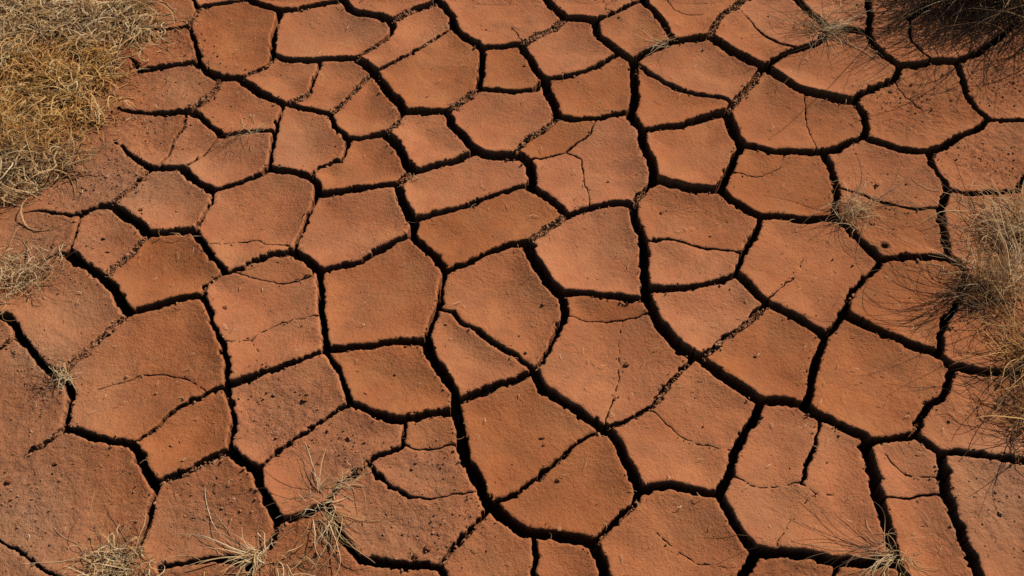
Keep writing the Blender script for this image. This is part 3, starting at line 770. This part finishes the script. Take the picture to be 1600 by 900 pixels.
tuft(1548, 452, "dense upright straw tuft at right edge beside crack bend", [
  ("blades", STRAW, [(0, 0, B_(n=170, length=.15, az=110, azspread=60, lift=(25, 85), rad=.0009, spread=.025, tone=(.48, .25))), (.06, .02, B_(n=150, length=.15, lift=(15, 75), spread=.035, tone=(.5, .25)))]),
  ("stems", BROWN, [(-.01, -.01, B_(n=120, length=.22, az=150, azspread=50, lift=(45, 85), rad=.0007, spread=.03, curl=.2, droop=.6)), (-.02, 0, B_(n=46, length=.17, az=195, azspread=25, lift=(5, 40), rad=.0006, spread=.03, curl=.25))])])
tuft(1606, 560, "brown grass tuft at right edge above the crack that leaves the picture", [
  ("blades", AMBER, [(.03, .02, B_(n=220, length=.14, az=165, azspread=50, lift=(10, 75), rad=.0009, spread=.035, tone=(.4, .25)))]),
  ("stems", BROWN, [(.02, 0, B_(n=90, length=.18, az=190, azspread=45, lift=(10, 75), rad=.0007, spread=.03, curl=.3))])])
tuft(1618, 660, "dark brown grass tuft at right edge, lowest of the right tufts", [
  ("blades", AMBER, [(.03, .01, B_(n=130, length=.12, az=165, azspread=45, lift=(10, 70), rad=.0009, spread=.03, tone=(.25, .25)))]),
  ("stems", BROWN, [(.01, 0, B_(n=80, length=.14, az=185, azspread=40, lift=(5, 60), rad=.0007, spread=.03, curl=.3))])])
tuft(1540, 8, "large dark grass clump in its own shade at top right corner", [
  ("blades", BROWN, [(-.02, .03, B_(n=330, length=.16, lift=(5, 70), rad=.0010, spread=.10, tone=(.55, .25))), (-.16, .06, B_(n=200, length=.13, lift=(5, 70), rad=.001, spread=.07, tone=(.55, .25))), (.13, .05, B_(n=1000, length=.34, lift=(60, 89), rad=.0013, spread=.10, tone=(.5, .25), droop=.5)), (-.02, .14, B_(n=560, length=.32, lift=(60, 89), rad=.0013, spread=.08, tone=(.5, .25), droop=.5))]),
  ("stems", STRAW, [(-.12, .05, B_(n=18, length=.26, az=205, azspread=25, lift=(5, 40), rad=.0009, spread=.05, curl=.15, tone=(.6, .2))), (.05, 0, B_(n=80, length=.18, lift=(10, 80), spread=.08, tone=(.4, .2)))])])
tuft(1392, 866, "wiry pale grass tuft in the crack at bottom right", [
  ("blades", STRAW, [(0, 0, B_(n=44, length=.065, az=120, azspread=60, lift=(5, 55), rad=.0006, spread=.010, tone=(.6, .22))), (0, -.01, B_(n=26, length=.11, az=180, azspread=22, lift=(2, 25), rad=.0007, spread=.008, tone=(.68, .2))), (.02, -.01, B_(n=30, length=.05, az=-20, azspread=60, lift=(2, 40), rad=.0005, spread=.010, tone=(.45, .2)))]),
  ("stems", BROWN, [(-.01, 0, B_(n=16, length=.17, az=158, azspread=16, lift=(4, 30), rad=.0005, spread=.008, curl=.3))])])
tuft(502, 782, "sprawling straw tuft in crack junction left of bottom centre", [
  ("blades", STRAW, [(0, 0, B_(n=62, length=.05, az=75, azspread=75, lift=(5, 60), rad=.0008, spread=.012, tone=(.62, .25))), (.012, -.03, B_(n=80, length=.10, az=-62, azspread=16, lift=(2, 25), rad=.0008, spread=.014, tone=(.55, .25))), (.03, .02, B_(n=44, length=.05, az=38, azspread=12, lift=(2, 25), spread=.010, tone=(.65, .2)))]),
  ("stems", BROWN, [(0, 0, B_(n=30, length=.11, az=165, azspread=18, lift=(4, 30), rad=.0005, spread=.010, curl=.3))]),
  ("stalks", STRAW, [(0, .01, B_(n=7, length=.14, az=105, azspread=40, lift=(15, 50), rad=.0009, spread=.010, curl=.2, tone=(.75, .15)))])])
tuft(405, 866, "pale long-bladed grass tuft at bottom left, right of the curly tuft", [
  ("blades", STRAW, [(0, 0, B_(n=66, length=.075, az=165, azspread=55, lift=(4, 45), rad=.0008, spread=.014, tone=(.62, .25))), (.05, -.03, B_(n=36, length=.06, lift=(4, 40), spread=.025, tone=(.55, .25)))]),
  ("stalks", STRAW, [(-.01, 0, B_(n=14, length=.14, az=170, azspread=18, lift=(8, 30), rad=.0008, spread=.010, curl=.35, tone=(.75, .15)))]),
  ("stems", BROWN, [(.03, 0, B_(n=24, length=.09, az=-60, azspread=50, lift=(2, 25), rad=.0005, spread=.02, curl=.4))])])
tuft(190, 888, "curly dense straw tuft at the bottom edge, lower left", [
  ("blades", STRAW, [(0, 0, B_(n=330, length=.065, lift=(10, 75), rad=.0008, spread=.024, curl=1.2, tone=(.6, .25)))]),
  ("stems", BROWN, [(0, .02, B_(n=36, length=.09, az=120, azspread=70, lift=(2, 40), rad=.0006, spread=.02, curl=.5))]),
  ("stalks", STRAW, [(0, .02, B_(n=6, length=.14, az=155, azspread=25, lift=(4, 22), rad=.0007, spread=.01, curl=.4, tone=(.7, .15)))])])
tuft(98, 588, "small pale tuft with radiating blades by the left crack bend", [
  ("blades", STRAW, [(0, 0, B_(n=70, length=.042, lift=(2, 50), rad=.0008, spread=.007, curl=.8, tone=(.75, .2)))]),
  ("stems", BROWN, [(-.01, -.01, B_(n=26, length=.06, az=210, azspread=30, lift=(2, 25), rad=.0006, spread=.008, curl=.4))])])
tuft(22, 428, "grey-brown matted grass tuft at left edge", [
  ("blades", STRAW, [(0, 0, B_(n=300, length=.075, lift=(5, 60), rad=.0009, spread=.038, curl=1.1, tone=(.55, .25)))]),
  ("stems", BROWN, [(0, 0, B_(n=60, length=.09, lift=(2, 40), rad=.0007, spread=.035, curl=.6))])])
tuft(388, 205, "sparse thin grass wisp lying over crack at upper left", [
  ("blades", STRAW, [(0, 0, B_(n=20, length=.06, az=60, azspread=70, lift=(2, 40), rad=.0006, spread=.014, tone=(.6, .2)))]),
  ("stems", BROWN, [(0, -.01, B_(n=30, length=.10, az=220, azspread=22, lift=(2, 22), rad=.0005, spread=.018, curl=.35))])])  # these dark strands stand in for the wisp's shadow

# the grass mass in the upper left corner: one matted sward
poly = np.array([(-420,-170),(60,-170),(245,-60),(233,0),(236,40),(222,66),(185,85),(160,120),(172,160),(150,195),(125,215),(95,240),(60,262),(15,290),(-60,310),(-200,330),(-430,340)], float)
def scatter(poly, n, fade=26):
    out = []
    lo, hi = poly.min(0), poly.max(0)
    wx0, wy0 = px2w(lo[0], hi[1]); _, wy1 = px2w(hi[0], lo[1]); wx1, _ = px2w(hi[0], hi[1]); wxl, _ = px2w(lo[0], lo[1])
    while len(out) < n:
        x = random.uniform(float(wxl), float(wx1)); y = random.uniform(float(wy0), float(wy1))
        u, v = w2px(x, y)
        if pip((u + random.gauss(0, fade * .5), v + random.gauss(0, fade * .4)), poly): out.append((x, y))
    a = np.array(out); return a[:, 0], a[:, 1]
def in_poly_mask(x, y, fn):
    u, v = w2px(x, y); return fn(u, v)
ccx, ccy = scatter(poly, 520, 44)
M = 40
kx = np.repeat(ccx, M) + RNG.normal(0, .022, 520 * M); ky = np.repeat(ccy, M) + RNG.normal(0, .022, 520 * M)
kaz = np.repeat(RNG.uniform(0, 360, 520), M) + RNG.normal(0, 45, 520 * M)
ktone = np.repeat(RNG.normal(.52, .12, 520), M)
klen = np.repeat(RNG.uniform(.07, .125, 520), M)
u, v = w2px(kx, ky)
amber = ((u - 80) / 190) ** 2 + ((v - 160) / 95) ** 2 < np.repeat(RNG.uniform(.5, 1.3, 520), M)
for sel, mat, lab in ((amber, AMBER, "matted amber dry grass covering the upper left corner"), (~amber, STRAW, "matted pale straw fringe round the amber grass at upper left")):
    Vb, Fb, Tb = blades((0, 0), 1, klen[sel], lift=(2, 48), az=kaz[sel], rad=.0012, curl=1.2, droop=1.4, tone=(ktone[sel], .2), K=11, keep=(kx[sel], ky[sel]))
    tag(mesh_obj("dry_grass", Vb, Fb, mat, None, True, {"tone": Tb}), lab, "grass", kind="stuff")

mx_, my_ = scatter(poly, 9000, 40)
Vb, Fb, Tb = blades((0, 0), 1, .032, lift=(-3, 10), rad=.0012, curl=1.3, droop=.3, tone=(.45, .25), K=6, keep=(mx_, my_))
tag(mesh_obj("grass_thatch", Vb, Fb, AMBER, None, True, {"tone": Tb}), "flat brown thatch of broken blades under the upper left grass", "grass", kind="stuff")
tuft(28, 228, "taller shaggy straw tuft added at left edge to shade the lower end of the grass mass", [
  ("blades", AMBER, [(0, 0, B_(n=260, length=.12, lift=(25, 80), rad=.001, spread=.05, curl=.9, tone=(.5, .25)))]),  # tall blades added so their shadow darkens this end of the mass
  ("stems", BROWN, [(-.02, -.02, B_(n=110, length=.11, lift=(10, 70), rad=.0008, spread=.05, curl=.6))])])
fx_, fy_ = scatter(poly, 1100, 95)
Vb, Fb, Tb = blades((0, 0), 1, .05, lift=(-3, 12), rad=.0008, curl=1.3, droop=.3, tone=(.55, .28), K=9, keep=(fx_, fy_))
tag(mesh_obj("straw_litter", Vb, Fb, STRAW, None, True, {"tone": Tb}), "loose dry blades strewn on the soil round the upper left grass", "straw", kind="stuff")
# loose straw bits lying about, thick near the grass
N = 6500
x = RNG.uniform(-1.6, 1.6, N); y = RNG.uniform(.5, 2.5, N)
pr = spots([(1530,420,170,170,1),(1400,60,180,90,.9),(420,860,190,70,1),(100,330,200,140,1),(270,120,110,110,.8),(1330,340,120,70,.5),(1400,850,110,60,.5),(90,620,110,90,.6)])
keep = (RNG.uniform(0, 1, N) < .22 + .5 * samp(pr, x, y)) & (samp(SA, x, y) > .004)
x, y = x[keep], y[keep]
V, F, T = blades((0, 0), 1, .014, lift=(-2, 4), rad=.0005, curl=.8, droop=.1, K=5, tone=(.55, .3), keep=(x, y))
V[:, 2] += .006 + np.repeat(samp(TOP, x, y), 15) * .6
tag(mesh_obj("straw_litter", V, F, STRAW, None, True, {"tone": T}), "short bits of straw scattered over the cracked plates", "straw", kind="stuff")
